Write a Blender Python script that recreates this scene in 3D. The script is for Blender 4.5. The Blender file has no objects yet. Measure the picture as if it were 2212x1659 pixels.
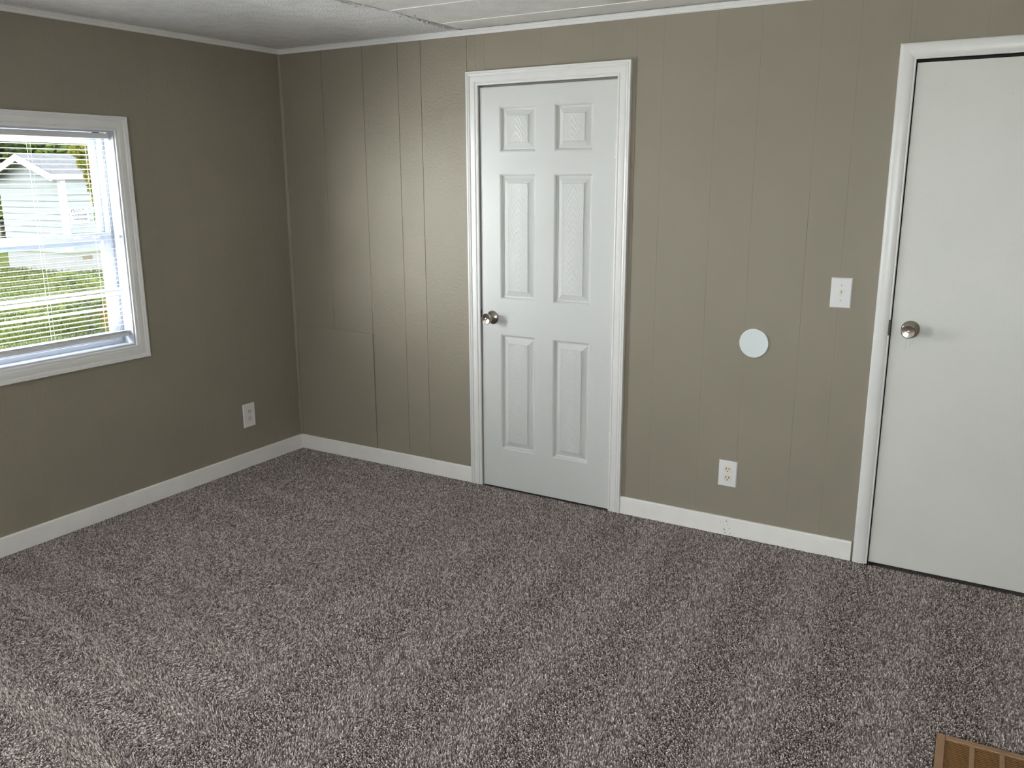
import bpy, bmesh, math, random
import numpy as np
from mathutils import Matrix, Vector

random.seed(7)
rng = np.random.default_rng(11)
sc = bpy.context.scene
COL = sc.collection
PI = math.pi

# ------------------------------------------------------------------ camera
CAM = Vector((3.58478, -3.56909, 1.54645))
F_PX = 1868.64
right = Vector((0.858147, 0.513393, -0.003313))
down = Vector((0.116240, -0.200575, -0.972758))
fwd = Vector((-0.500072, 0.834384, -0.231799))
cd = bpy.data.cameras.new('camera')
cam = bpy.data.objects.new('camera', cd)
COL.objects.link(cam)
cam.matrix_world = Matrix(((right.x, -down.x, -fwd.x, CAM.x),
                           (right.y, -down.y, -fwd.y, CAM.y),
                           (right.z, -down.z, -fwd.z, CAM.z),
                           (0, 0, 0, 1)))
cd.sensor_fit = 'HORIZONTAL'
cd.sensor_width = 36.0
cd.lens = F_PX * 36.0 / 2212.0
cd.clip_start = 0.05
cd.clip_end = 200
sc.camera = cam

# ------------------------------------------------------------------ sky, exposure
SKY = 7.6
world = bpy.data.worlds.new('world')
sc.world = world
world.use_nodes = True
bg = world.node_tree.nodes['Background']
bg.inputs['Color'].default_value = (0.93, 0.975, 1.0, 1)      # even bright overcast sky
bg.inputs['Strength'].default_value = SKY
sc.view_settings.view_transform = 'Standard'
sc.view_settings.look = 'None'
sc.view_settings.gamma = 1.0
sc.view_settings.use_curve_mapping = False
sc.view_settings.exposure = 0.28
sc.cycles.adaptive_threshold = 0.03
sc.cycles.max_bounces = 12
sc.cycles.diffuse_bounces = 7
sc.cycles.transparent_max_bounces = 16
sc.cycles.sample_clamp_indirect = 60.0
sc.cycles.caustics_reflective = False
sc.cycles.caustics_refractive = False

# window openings (inside edge of the jambs): used by the walls, the windows and the sky portals
WZ0, WZ1 = 0.782, 1.760
WIN1 = (-1.840, -1.033)          # left wall, in view
ADDED_WIN2 = (-4.300, -3.500)          # left wall, unseen window added to bring in more light
ADDED_WIN3 = (2.7, 4.2)                # rear wall, unseen window added behind the camera for more light
XR, YR, ZC = 4.70, -5.00, 2.218  # right wall, rear wall, ceiling


def portal(loc, size, direction):
    ld = bpy.data.lights.new('window_portal', 'AREA')
    ld.shape = 'RECTANGLE'
    ld.size, ld.size_y = size
    ld.cycles.is_portal = True
    o = bpy.data.objects.new('window_portal', ld)
    COL.objects.link(o)
    o.location = loc
    o.rotation_euler = Vector(direction).to_track_quat('-Z', 'Y').to_euler()


for (a, b) in (WIN1, ADDED_WIN2):
    portal((-0.135, (a + b) / 2, (WZ0 + WZ1) / 2), (b - a, WZ1 - WZ0), (1, 0, 0))
portal(((ADDED_WIN3[0] + ADDED_WIN3[1]) / 2, YR - 0.135, (WZ0 + WZ1) / 2), (ADDED_WIN3[1] - ADDED_WIN3[0], WZ1 - WZ0), (0, 1, 0))



def added_fill_light(loc, size, direction, watts, col):
    """bright open sky outside the windows beyond the frame"""
    ld = bpy.data.lights.new('window_daylight', 'AREA')
    ld.shape = 'RECTANGLE'
    ld.size, ld.size_y = size
    ld.energy = watts
    ld.color = col
    o = bpy.data.objects.new('window_daylight', ld)
    COL.objects.link(o)
    o.location = loc
    o.rotation_euler = Vector(direction).to_track_quat('-Z', 'Y').to_euler()


added_fill_light((-1.0, -3.75, 1.7), (3.7, 5.0), (1, 0, 0), 2350, (0.99, 0.985, 0.97))      # lamp bank added out of view as extra daylight for the left windows
added_fill_light(((ADDED_WIN3[0] + ADDED_WIN3[1]) / 2, YR - 0.15, (WZ0 + WZ1) / 2), (ADDED_WIN3[1] - ADDED_WIN3[0], WZ1 - WZ0), (0, 1, 0), 34, (0.95, 0.98, 1.0))  # lamp added just outside the rear opening as frontal fill

added_fill_light((-2.6, -4.3, -0.62), (4.4, 4.4), (0.05, 0, 1), 2600, (0.97, 0.985, 1.0))       # upward lamp panel added near the ground to brighten the ceiling
added_fill_light((3.0, -8.0, 0.15), (5.0, 1.5), (0, 1, 0), 300, (1.0, 0.99, 0.97))              # low lamp panel added behind the house to lift the ceiling

# ------------------------------------------------------------------ materials


class NT:
    def __init__(self, name):
        self.m = bpy.data.materials.new(name)
        self.m.use_nodes = True
        self.t = self.m.node_tree
        self.b = self.t.nodes['Principled BSDF']
        self.out = self.t.nodes['Material Output']

    def n(self, kind, **kw):
        nd = self.t.nodes.new(kind)
        for k, v in kw.items():
            setattr(nd, k, v)
        return nd

    def l(self, a, b):
        self.t.links.new(a, b)

    def coords(self, scale=(1, 1, 1)):
        tc = self.n('ShaderNodeTexCoord')
        mp = self.n('ShaderNodeMapping')
        mp.inputs['Scale'].default_value = scale
        self.l(tc.outputs['Object'], mp.inputs['Vector'])
        return mp.outputs['Vector']

    def noise(self, vec, scale, detail=2.0, rough=0.5):
        nz = self.n('ShaderNodeTexNoise')
        nz.inputs['Scale'].default_value = scale
        nz.inputs['Detail'].default_value = detail
        nz.inputs['Roughness'].default_value = rough
        self.l(vec, nz.inputs['Vector'])
        return nz.outputs['Fac']

    def ramp(self, fac, stops):
        r = self.n('ShaderNodeValToRGB')
        el = r.color_ramp.elements
        while len(el) > 1:
            el.remove(el[-1])
        el[0].position, el[0].color = stops[0][0], (*stops[0][1], 1)
        for p, c in stops[1:]:
            e = el.new(p)
            e.color = (*c, 1)
        self.l(fac, r.inputs['Fac'])
        return r.outputs['Color']

    def math(self, op, a, b=None):
        nd = self.n('ShaderNodeMath', operation=op)
        for i, v in enumerate((a, b)):
            if v is None:
                continue
            if isinstance(v, (int, float)):
                nd.inputs[i].default_value = v
            else:
                self.l(v, nd.inputs[i])
        return nd.outputs[0]

    def bump(self, h, dist, strength=1.0, normal=None):
        b = self.n('ShaderNodeBump')
        b.inputs['Distance'].default_value = dist
        b.inputs['Strength'].default_value = strength
        self.l(h, b.inputs['Height'])
        if normal is not None:
            self.l(normal, b.inputs['Normal'])
        return b.outputs['Normal']

    def set(self, **kw):
        for k, v in kw.items():
            k = {'spec': 'Specular IOR Level'}.get(k, k.capitalize())
            s = self.b.inputs[k]
            if isinstance(v, tuple):
                s.default_value = (*v, 1)
            elif isinstance(v, (int, float)):
                s.default_value = v
            else:
                self.l(v, s)
        return self


def flat(name, col, rough=0.5, metal=0.0, spec=0.5):
    n = NT(name)
    n.b.inputs['Base Color'].default_value = (*col, 1)
    n.set(roughness=rough, metallic=metal, spec=spec)
    return n.m


def mottled(name, col, vary=0.06, scale=6, rough=0.4, bump_scale=None, bump=0.0, spec=0.5):
    n = NT(name)
    v = n.coords()
    lo = tuple(c * (1 - vary) for c in col)
    hi = tuple(min(1, c * (1 + vary)) for c in col)
    n.l(n.ramp(n.noise(v, scale, 4), [(0.3, lo), (0.7, hi)]), n.b.inputs['Base Color'])
    n.set(roughness=rough, spec=spec)
    if bump_scale:
        n.l(n.bump(n.noise(v, bump_scale, 3), bump), n.b.inputs['Normal'])
    return n.m


WALL = (0.302, 0.272, 0.218)


def wall_material(name, peel, rough):
    n = NT(name)
    v = n.coords()
    n.l(n.ramp(n.noise(v, 2.5, 4), [(0.3, tuple(c * 0.97 for c in WALL)), (0.7, tuple(c * 1.03 for c in WALL))]),
        n.b.inputs['Base Color'])
    h1 = n.noise(v, 75, 3, 0.55)
    big = n.ramp(h1, [(0.40, (0, 0, 0)), (0.62, (1, 1, 1))])
    nrm = n.bump(big, peel)
    # a few brush drips and fine roller grain
    vs = n.coords((60, 60, 3))
    drip = n.ramp(n.noise(vs, 1.0, 1), [(0.66, (0, 0, 0)), (0.74, (1, 1, 1))])
    nrm = n.bump(drip, 0.00012, 1.0, nrm)
    nrm = n.bump(n.noise(v, 420, 2), 0.00003, 1.0, nrm)
    n.l(nrm, n.b.inputs['Normal'])
    n.set(roughness=rough, spec=0.22)
    return n.m


M = {}
M['wall_rough'] = wall_material('greige_paint_orange_peel', 0.00060, 0.40)
M['wall'] = wall_material('greige_paint', 0.00014, 0.45)
M['wall_core'] = flat('wall_core', (0.20, 0.175, 0.13), 0.8)
M['ceiling'] = mottled('ceiling_stipple', (0.93, 0.92, 0.89), 0.05, 9, 0.9, 240, 0.006, 0.2)
M['ceiling_rough'] = mottled('ceiling_stomp_texture', (0.93, 0.93, 0.93), 0.06, 14, 0.9, 150, 0.012, 0.2)
M['joint'] = flat('ceiling_joint_white', (0.88, 0.88, 0.84), 0.5)
M['trim'] = mottled('white_trim_gloss', (0.80, 0.80, 0.79), 0.02, 12, 0.28, 90, 0.0003)
M['base'] = mottled('white_baseboard_paint', (0.90, 0.885, 0.87), 0.03, 10, 0.4, 60, 0.0003)
M['door_flat'] = mottled('off_white_door_paint', (0.70, 0.705, 0.67), 0.025, 3, 0.42, 120, 0.0006)
M['plastic'] = flat('white_plastic', (0.80, 0.80, 0.80), 0.3)
M['disc'] = flat('pale_bluish_plastic', (0.76, 0.83, 0.84), 0.4)
M['ivory'] = flat('almond_plastic', (0.78, 0.74, 0.64), 0.3)
M['scuff'] = flat('grey_scuff', (0.42, 0.38, 0.34), 0.7)
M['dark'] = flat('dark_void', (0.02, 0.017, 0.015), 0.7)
M['slot'] = flat('dark_slot', (0.07, 0.06, 0.055), 0.6)
M['nickel'] = flat('satin_nickel', (0.50, 0.455, 0.40), 0.22, 1.0)
M['strike'] = flat('worn_strike_metal', (0.08, 0.07, 0.06), 0.35, 1.0)
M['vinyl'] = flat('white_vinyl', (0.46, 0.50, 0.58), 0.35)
M['slat'] = flat('white_blind_slat', (0.70, 0.70, 0.71), 0.4)
M['cord'] = flat('white_cord', (0.75, 0.75, 0.74), 0.8)
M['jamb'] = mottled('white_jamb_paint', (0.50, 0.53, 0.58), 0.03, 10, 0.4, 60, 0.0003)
M['jamb_grey'] = mottled('door_jamb_paint', (0.55, 0.53, 0.50), 0.05, 10, 0.45, 60, 0.0003)


def door_grain(name, kind):
    n = NT(name)
    n.b.inputs['Base Color'].default_value = (0.665, 0.675, 0.670, 1)
    n.set(roughness=0.34, spec=0.4)
    if kind in ('v', 'h'):
        v = n.coords((260, 1, 9) if kind == 'v' else (9, 1, 260))
        nrm = n.bump(n.noise(v, 1.0, 3, 0.6), 0.00045 if kind == 'v' else 0.0006)
    else:
        # cathedral oak grain: parabolic contour lines around the middle of each field
        tc = n.n('ShaderNodeTexCoord')
        sp = n.n('ShaderNodeSeparateXYZ')
        n.l(tc.outputs['Object'], sp.inputs[0])
        nz = n.noise(n.coords((18, 1, 5)), 1.0, 2)
        x = n.math('ADD', sp.outputs['X'], n.math('MULTIPLY', n.math('SUBTRACT', nz, 0.5), 0.012))
        ax = n.math('POWER', n.math('SQRT', n.math('ADD', n.math('MULTIPLY', x, x), 0.00016)), 1.7)
        w = n.math('ADD', sp.outputs['Z'], n.math('MULTIPLY', ax, 19.0))
        w = n.math('ADD', w, n.math('MULTIPLY', nz, 0.035))
        s = n.math('SINE', n.math('MULTIPLY', w, 2 * PI / 0.029))
        s = n.math('POWER', n.math('MULTIPLY', n.math('ADD', s, 1.0), 0.5), 3.0)
        nrm = n.bump(s, 0.0007)
    n.l(nrm, n.b.inputs['Normal'])
    return n.m


M['door_v'] = door_grain('white_door_stile', 'v')
M['door_h'] = door_grain('white_door_rail', 'h')
M['door_c'] = door_grain('white_door_field', 'c')


def glass_material():
    n = NT('window_glass')
    tr = n.n('ShaderNodeBsdfTransparent')
    tr.inputs['Color'].default_value = (0.95, 0.965, 0.965, 1)
    gl = n.n('ShaderNodeBsdfGlossy')
    gl.inputs['Roughness'].default_value = 0.02
    lw_ = n.n('ShaderNodeLayerWeight')
    fac = n.math('ADD', n.math('MULTIPLY', n.math('POWER', lw_.outputs['Facing'], 4.5), 0.5), 0.03)
    mx = n.n('ShaderNodeMixShader')
    n.l(fac, mx.inputs[0])
    n.l(tr.outputs[0], mx.inputs[1])
    n.l(gl.outputs[0], mx.inputs[2])
    n.l(mx.outputs[0], n.out.inputs['Surface'])
    return n.m


M['glass'] = glass_material()


def carpet_tuft():
    n = NT('carpet_yarn')
    oi = n.n('ShaderNodeObjectInfo')
    c = n.ramp(oi.outputs['Random'], [(0.0, (0.12, 0.098, 0.093)), (0.3, (0.27, 0.229, 0.219)),
                                      (0.7, (0.48, 0.417, 0.402)), (1.0, (0.80, 0.73, 0.70))])
    n.l(c, n.b.inputs['Base Color'])
    n.set(roughness=0.85, spec=0.15)
    return n.m


def carpet_floor():
    n = NT('carpet_backing')
    v = n.coords()
    f = n.noise(v, 260, 2)
    n.l(n.ramp(f, [(0.3, (0.10, 0.085, 0.08)), (0.7, (0.36, 0.315, 0.30))]), n.b.inputs['Base Color'])
    n.l(n.bump(f, 0.004), n.b.inputs['Normal'])
    n.set(roughness=0.95, spec=0.1)
    return n.m


M['tuft'] = carpet_tuft()
M['carpet'] = carpet_floor()
M['vent'] = mottled('brown_painted_metal', (0.33, 0.195, 0.105), 0.12, 30, 0.42, 150, 0.0002)
M['vent_dark'] = flat('duct_dark', (0.075, 0.036, 0.010), 0.7)
M['vent_louvre'] = mottled('brown_louvre_metal', (0.22, 0.115, 0.042), 0.12, 30, 0.45, 150, 0.0002)

M['grass'] = mottled('lawn', (0.050, 0.066, 0.010), 0.3, 1.6, 0.9, 25, 0.05, 0.1)
M['blade'] = mottled('grass_blade', (0.056, 0.075, 0.010), 0.35, 2.5, 0.7, spec=0.2)
M['siding'] = mottled('pale_siding', (0.165, 0.182, 0.180), 0.04, 1.5, 0.6)
M['white_ext'] = flat('white_exterior_trim', (0.3, 0.3, 0.3), 0.5)
M['skirt'] = mottled('pale_skirting', (0.17, 0.175, 0.17), 0.05, 2, 0.6)
M['roof'] = mottled('grey_shingle', (0.045, 0.047, 0.056), 0.25, 7, 0.85, 30, 0.02)
M['soffit'] = flat('tan_soffit', (0.16, 0.16, 0.085), 0.7)
M['ext_vent'] = flat('tan_crawl_vent', (0.10, 0.085, 0.045), 0.6)
M['bark'] = mottled('bark', (0.05, 0.04, 0.03), 0.3, 8, 0.9)


def leaf(name, a, b):
    n = NT(name)
    v = n.coords()
    c = n.ramp(n.noise(v, 3.2, 4, 0.7), [(0.33, a), (0.67, b)])
    d = n.n('ShaderNodeBsdfDiffuse')
    t = n.n('ShaderNodeBsdfTranslucent')
    n.l(c, d.inputs['Color'])
    n.l(c, t.inputs['Color'])
    m = n.n('ShaderNodeMixShader')
    m.inputs[0].default_value = 0.4
    n.l(d.outputs[0], m.inputs[1])
    n.l(t.outputs[0], m.inputs[2])
    n.l(m.outputs[0], n.out.inputs['Surface'])
    return n.m


M['leaf_dark'] = leaf('leaf_mid_green', (0.040, 0.075, 0.026), (0.125, 0.165, 0.024))
M['leaf_yellow'] = leaf('leaf_yellow_green', (0.080, 0.130, 0.020), (0.230, 0.185, 0.020))
M['leaf_bush'] = leaf('leaf_bush_green', (0.070, 0.115, 0.045), (0.150, 0.165, 0.035))
M['leaf_orange'] = leaf('leaf_orange', (0.150, 0.085, 0.010), (0.240, 0.120, 0.015))
M['sticker'] = flat('sticker_paper', (0.52, 0.57, 0.56), 0.5)
M['ink'] = flat('sticker_ink', (0.10, 0.11, 0.12), 0.6)

# ------------------------------------------------------------------ geometry helpers


class MB:
    """collects polygons; build() links them as one mesh object"""

    def __init__(self):
        self.v, self.f, self.mi = [], [], []

    def add(self, verts, faces, mi=0):
        o = len(self.v)
        self.v += [tuple(p) for p in verts]
        self.f += [tuple(i + o for i in f) for f in faces]
        self.mi += [mi] * len(faces)
        return self

    def box(self, x0, x1, y0, y1, z0, z1, mi=0):
        vs = [(x, y, z) for z in (z0, z1) for y in (y0, y1) for x in (x0, x1)]
        return self.add(vs, [(0, 2, 3, 1), (4, 5, 7, 6), (0, 1, 5, 4), (2, 6, 7, 3), (0, 4, 6, 2), (1, 3, 7, 5)], mi)

    def prism(self, A, B, mi=0):
        n = len(A)
        fs = [(i, (i + 1) % n, n + (i + 1) % n, n + i) for i in range(n)]
        fs += [tuple(range(n))[::-1], tuple(range(n, 2 * n))]
        return self.add(list(A) + list(B), fs, mi)

    def lathe(self, prof, centre, axis, n=24, mi=0):
        ax = Vector(axis).normalized()
        u = ax.orthogonal().normalized()
        w = ax.cross(u)
        c = Vector(centre)
        vs = []
        for (r, h) in prof:
            for k in range(n):
                t = 2 * PI * k / n
                vs.append(c + ax * h + (u * math.cos(t) + w * math.sin(t)) * r)
        fs = []
        for j in range(len(prof) - 1):
            for k in range(n):
                fs.append((j * n + k, j * n + (k + 1) % n, (j + 1) * n + (k + 1) % n, (j + 1) * n + k))
        fs.append(tuple(range(n))[::-1])
        fs.append(tuple((len(prof) - 1) * n + k for k in range(n)))
        return self.add(vs, fs, mi)

    def tube(self, pts, r, n=6):
        for p, q in zip(pts[:-1], pts[1:]):
            d = Vector(q) - Vector(p)
            self.lathe([(r, 0), (r, d.length)], p, d, n)
        return self

    def build(self, name, mats, parent=None, bevel=0.0, seg=1, smooth=False, fix=True):
        me = bpy.data.meshes.new(name)
        off = Vector((0, 0, 0))
        if parent is not None:
            off = world_loc(parent)
        me.from_pydata([tuple(Vector(p) - off) for p in self.v], [], self.f)
        if not isinstance(mats, (list, tuple)):
            mats = [mats]
        for m in mats:
            me.materials.append(m)
        if len(mats) > 1:
            me.polygons.foreach_set('material_index', self.mi)
        if fix or bevel:
            bm = bmesh.new()
            bm.from_mesh(me)
            if fix:
                bmesh.ops.recalc_face_normals(bm, faces=bm.faces)
            if bevel:
                es = [e for e in bm.edges if len(e.link_faces) == 2 and e.calc_face_angle(0) > 0.5]
                bmesh.ops.bevel(bm, geom=es, offset=bevel, segments=seg, profile=0.5, affect='EDGES', clamp_overlap=True)
            bm.to_mesh(me)
            bm.free()
        if smooth:
            me.shade_smooth()
            try:
                me.set_sharp_from_angle(angle=math.radians(35))
            except Exception:
                pass
        o = bpy.data.objects.new(name, me)
        COL.objects.link(o)
        if parent is not None:
            o.parent = parent
        return o


def world_loc(o):
    p = Vector((0, 0, 0))
    while o is not None:
        p += o.location
        o = o.parent
    return p


def tag(o, label=None, cat=None, group=None, kind=None):
    for k, v in (('label', label), ('category', cat), ('group', group), ('kind', kind)):
        if v:
            o[k] = v
    return o


def empty(name, loc, parent=None):
    o = bpy.data.objects.new(name, None)
    o.empty_display_size = 0.05
    COL.objects.link(o)
    o.location = Vector(loc) - (world_loc(parent) if parent else Vector((0, 0, 0)))
    o.parent = parent
    return o


def share(src, loc_off, parent, name=None):
    c = src.copy()
    COL.objects.link(c)
    c.parent = parent
    c.location = src.location + Vector(loc_off)
    return c


def on_back(a, z, h):        # wall at y = 0, h towards the room
    return (a, -h, z)


def on_left(a, z, h):        # wall at x = 0
    return (h, a, z)


def on_rear(a, z, h):
    return (a, YR + h, z)


def mapped_box(mb, P, a0, a1, z0, z1, h0, h1, mi=0):
    vs = [P(a, z, h) for h in (h0, h1) for z in (z0, z1) for a in (a0, a1)]
    return mb.add(vs, [(0, 2, 3, 1), (4, 5, 7, 6), (0, 1, 5, 4), (2, 6, 7, 3), (0, 4, 6, 2), (1, 3, 7, 5)], mi)


def casing(P, rect, prof, sides, mat, parent, floor_z=None):
    """mitred moulding round an opening; prof = (distance from opening, height) list"""
    a0, z0, a1, z1 = rect

    def ring(u):
        return a0 - u, z0 - u, a1 + u, z1 + u
    out = []
    for s in sides:
        A, B = [], []
        for (u, h) in prof:
            l, b, r, t = ring(u)
            if floor_z is not None:
                b = floor_z
            if s == 'top':
                A.append(P(l, t, h)); B.append(P(r, t, h))
            elif s == 'bottom':
                A.append(P(l, b, h)); B.append(P(r, b, h))
            elif s == 'left':
                A.append(P(l, b, h)); B.append(P(l, t, h))
            else:
                A.append(P(r, b, h)); B.append(P(r, t, h))
        out.append(MB().prism(A, B).build('casing', mat, parent, smooth=True))
    return out


COLONIAL = [(0, 0), (0, .009), (.003, .011), (.008, .011), (.010, .0085), (.013, .0085), (.016, .0125), (.028, .0135),
            (.038, .0125), (.040, .0105), (.0425, .0105), (.045, .015), (.050, .0165), (.0515, .0145), (.053, .0145),
            (.055, .0175), (.0615, .0175), (.0625, .0165), (.0625, 0)]
ROUND = [(0, 0), (0, .006), (.002, .0085), (.004, .0085), (.006, .0075), (.010, .0105), (.018, .0135), (.028, .0155), (.038, .0160),
         (.046, .0155), (.052, .0140), (.0555, .0120), (.057, .009), (.057, 0)]

# ------------------------------------------------------------------ room shell
# floor (carpet backing) and ceiling
tag(MB().box(-.14, XR + .14, YR - .14, .2, -.16, -.010).build('floor', M['carpet']),
    'greige carpeted floor of the room', None, None, 'structure')
ceil = empty('ceiling', (0, 0, ZC))
tag(ceil, 'white textured ceiling with thin joint strips', None, None, 'structure')
MB().box(-.5, XR + .3, YR - .3, .3, ZC + .012, ZC + .2).build('ceiling_board', M['wall_core'], ceil)

XS = 1.172
edge = []
yy = 0.0
while yy > -1.4:
    edge.append((XS + random.uniform(-.010, .010) + .02 * math.sin(yy * 9), yy))
    yy -= random.uniform(.012, .035)
edge.append((XS, YR))
A = [(0, 0, ZC - .004)] + [(x, y, ZC - .004) for x, y in edge] + [(0, YR, ZC - .004)]
MB().prism(A, [(x, y, ZC + .012) for x, y, z in A]).build('ceiling_panel', M['ceiling_rough'], ceil)
joints = [0, -.190, -.553, -.915, -1.28, -1.64, -2.0, -2.4, -3.2, -4.0, YR]
for j0, j1 in zip(joints[:-1], joints[1:]):
    MB().box(XS + .015, XR, j1 + .001, j0 - .001, ZC, ZC + .012).build('ceiling_panel', M['ceiling'], ceil, bevel=.001)
    if j1 > -4.5:
        MB().box(XS + .03, XR, j1 - .0035, j1 + .0035, ZC - .003, ZC + .004).build('joint_strip', M['joint'], ceil, bevel=.001)
# loose flakes of ceiling texture along the join
for k in range(46):
    y = -random.uniform(0, 1.35)
    x = XS + random.gauss(0, .022) + .02 * math.sin(y * 9)
    s = random.uniform(.006, .020)
    t = random.uniform(0, PI)
    pts = []
    for q in range(5):
        a = t + q * 2 * PI / 5
        rr = s * random.uniform(.45, 1)
        pts.append((x + math.cos(a) * rr * .6, y + math.sin(a) * rr))
    MB().prism([(px, py, ZC - random.uniform(.005, .009)) for px, py in pts],
               [(px, py, ZC + .002) for px, py in pts]).build('texture_flake', M['ceiling_rough'], ceil)

# door openings in the back wall
D1 = dict(a0=1.2665, a1=1.9815, zt=1.967)
D2 = dict(a0=3.1430, a1=3.9150, zt=1.9565)
wall_back = empty('wall_back', (0, 0, 0))
tag(wall_back, 'greige panelled wall with two white doors', None, None, 'structure')
mb = MB()
xs = [-.14, D1['a0'] - .02, D1['a1'] + .02, D2['a0'] - .02, D2['a1'] + .02, XR + .14]
for i in (0, 2, 4):
    mb.box(xs[i], xs[i + 1], .005, .125, -.16, ZC + .02)
mb.box(xs[1], xs[2], .005, .125, D1['zt'] + .02, ZC + .02)
mb.box(xs[3], xs[4], .005, .125, D2['zt'] + .02, ZC + .02)
mb.box(-.14, XR + .14, .125, .20, -.7, ZC + .02)  # includes solid backing added behind the door openings to keep outside light out
mb.build('wall_core', M['wall_core'], wall_back, fix=False)


def panel_strips(cuts, holes, P, parent, mat_of, gap, bev, zb=0.0, zt=ZC):
    """grooved wall panelling: each strip a board of its own, cut round the holes (a0,a1,z0,z1)"""
    for c0, c1 in zip(cuts[:-1], cuts[1:]):
        pieces = [(c0, c1, zb, zt)]
        G = gap((c0 + c1) / 2)
        for (ha0, ha1, hz0, hz1) in holes:
            nxt = []
            for (p0, p1, q0, q1) in pieces:
                if p1 <= ha0 + 1e-6 or p0 >= ha1 - 1e-6 or q1 <= hz0 or q0 >= hz1:
                    nxt.append((p0, p1, q0, q1)); continue
                if p0 < ha0 - .004:
                    nxt.append((p0, ha0, q0, q1))
                if p1 > ha1 + .004:
                    nxt.append((ha1, p1, q0, q1))
                m0, m1 = max(p0, ha0), min(p1, ha1)
                if hz0 > q0 + .004:
                    nxt.append((m0, m1, q0, hz0))
                if hz1 < q1 - .004:
                    nxt.append((m0, m1, hz1, q1))
            pieces = nxt
        for (p0, p1, q0, q1) in pieces:
            g0 = G if abs(p0 - c0) < 1e-6 else 0
            g1 = G if abs(p1 - c1) < 1e-6 else 0
            b = MB()
            mapped_box(b, P, p0 + g0, p1 - g1, q0, q1, -.005, 0)
            b.build('wall_panel', mat_of((p0 + p1) / 2), parent, bevel=bev((p0 + p1) / 2))


holes = [(D1['a0'] - .012, D1['a1'] + .012, -1, D1['zt'] + .012), (D2['a0'] - .012, D2['a1'] + .012, -1, D2['zt'] + .012)]
panel_strips([0, .295, .572, .796, .936, 1.2047, 1.303, 1.60, 1.86, 2.062, 2.180, 2.406, 2.582, 2.806, 2.946, 3.113, 3.36, 3.58, 3.8, 4.05, 4.3, XR],
             holes, on_back, wall_back, lambda a: M['wall_rough'] if a < 1.25 else M['wall'],
             lambda a: .0008 if a < 1.25 else .0001, lambda a: .0006 if a < 1.25 else .00045)

wall_left = empty('wall_left', (0, YR / 2, 0))
tag(wall_left, 'greige panelled wall with the blind covered window', None, None, 'structure')
mb = MB()
ys = [YR - .14, ADDED_WIN2[0], ADDED_WIN2[1], WIN1[0], WIN1[1], .2]
for i in (0, 2, 4):
    mb.box(-.125, -.005, ys[i], ys[i + 1], -.7, ZC + .02)
for i in (1, 3):
    mb.box(-.125, -.005, ys[i], ys[i + 1], -.7, WZ0)
    mb.box(-.125, -.005, ys[i], ys[i + 1], WZ1, ZC + .02)
mb.build('wall_core', M['wall_core'], wall_left, fix=False)
panel_strips([YR, -4.6, -4.2, -3.8, -3.4, -3.0, -2.6, -2.2, -1.80, -1.55, -1.26, -1.08, -.860, -.640, -.435, -.207, -.085, 0],
             [(WIN1[0], WIN1[1], WZ0, WZ1), (ADDED_WIN2[0], ADDED_WIN2[1], WZ0, WZ1)], on_left, wall_left, lambda a: M['wall_rough'],
             lambda a: .0003, lambda a: .0004)

wall_right = MB().box(XR, XR + .12, YR - .14, .2, -.7, ZC + .02).build('wall_right', M['wall'])
tag(wall_right, 'plain greige wall opposite the window', None, None, 'structure')
wall_rear = empty('wall_rear', (XR / 2, YR, 0))
tag(wall_rear, 'plain greige wall behind the camera', None, None, 'structure')
mb = MB()
mb.box(-.14, ADDED_WIN3[0], YR - .125, YR, -.7, ZC + .02)
mb.box(ADDED_WIN3[1], XR + .14, YR - .125, YR, -.7, ZC + .02)
mb.box(ADDED_WIN3[0], ADDED_WIN3[1], YR - .125, YR, -.7, WZ0)
mb.box(ADDED_WIN3[0], ADDED_WIN3[1], YR - .125, YR, WZ1, ZC + .02)
mb.build('wall_core', M['wall'], wall_rear, fix=False)

# cove moulding under the ceiling, corner bead, baseboards
CR = [(0, -.024), (.006, -.024), (.008, -.020), (.0085, -.012), (.0115, -.010), (.0125, -.004), (.017, -.002), (.018, 0), (0, 0)]


def crown(P, a0, a1, n):
    A = [P(a0, ZC - .004 + dz, h) for h, dz in CR]
    B = [P(a1, ZC - .004 + dz, h) for h, dz in CR]
    o = MB().prism(A, B).build('trim_%d' % n, M['trim'], None)
    return tag(o, None, None, None, 'structure')


tag(crown(on_back, 0, XR, 1), 'white cove moulding where back wall meets ceiling')
tag(crown(on_left, YR, 0, 2), 'white cove moulding where window wall meets ceiling')
q = [(.0, .0), (.013, 0), (.012, -.0045), (.0095, -.0080), (.005, -.0105), (0, -.0115)]
A = [(x, y, .083) for x, y in q]
tag(MB().prism(A, [(x, y, ZC - .028) for x, y, z in A]).build('trim_3', M['wall'], smooth=True),
    'greige quarter round bead down the room corner', None, None, 'structure')

BB = [(0, 0), (.0120, 0), (.0120, .078), (.0105, .0815), (.0075, .0834), (0, .0834)]


def baseboard(name, P, runs, label):
    root = empty(name, P(runs[0][0], 0, 0))
    tag(root, label, None, None, 'structure')
    for (a0, a1) in runs:
        MB().prism([P(a0, z, h) for h, z in BB], [P(a1, z, h) for h, z in BB]).build('board', M['base'], root)
    return root


baseboard('baseboard_back', on_back, [(.0125, D1['a0'] - .0635), (2.044, 2.540), (2.5405, D2['a0'] - .0640), (D2['a1'] + .06, XR)],
          'white baseboard along the wall with the doors')
baseboard('baseboard_left', on_left, [(YR, 0)], 'white baseboard along the window wall')
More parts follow.
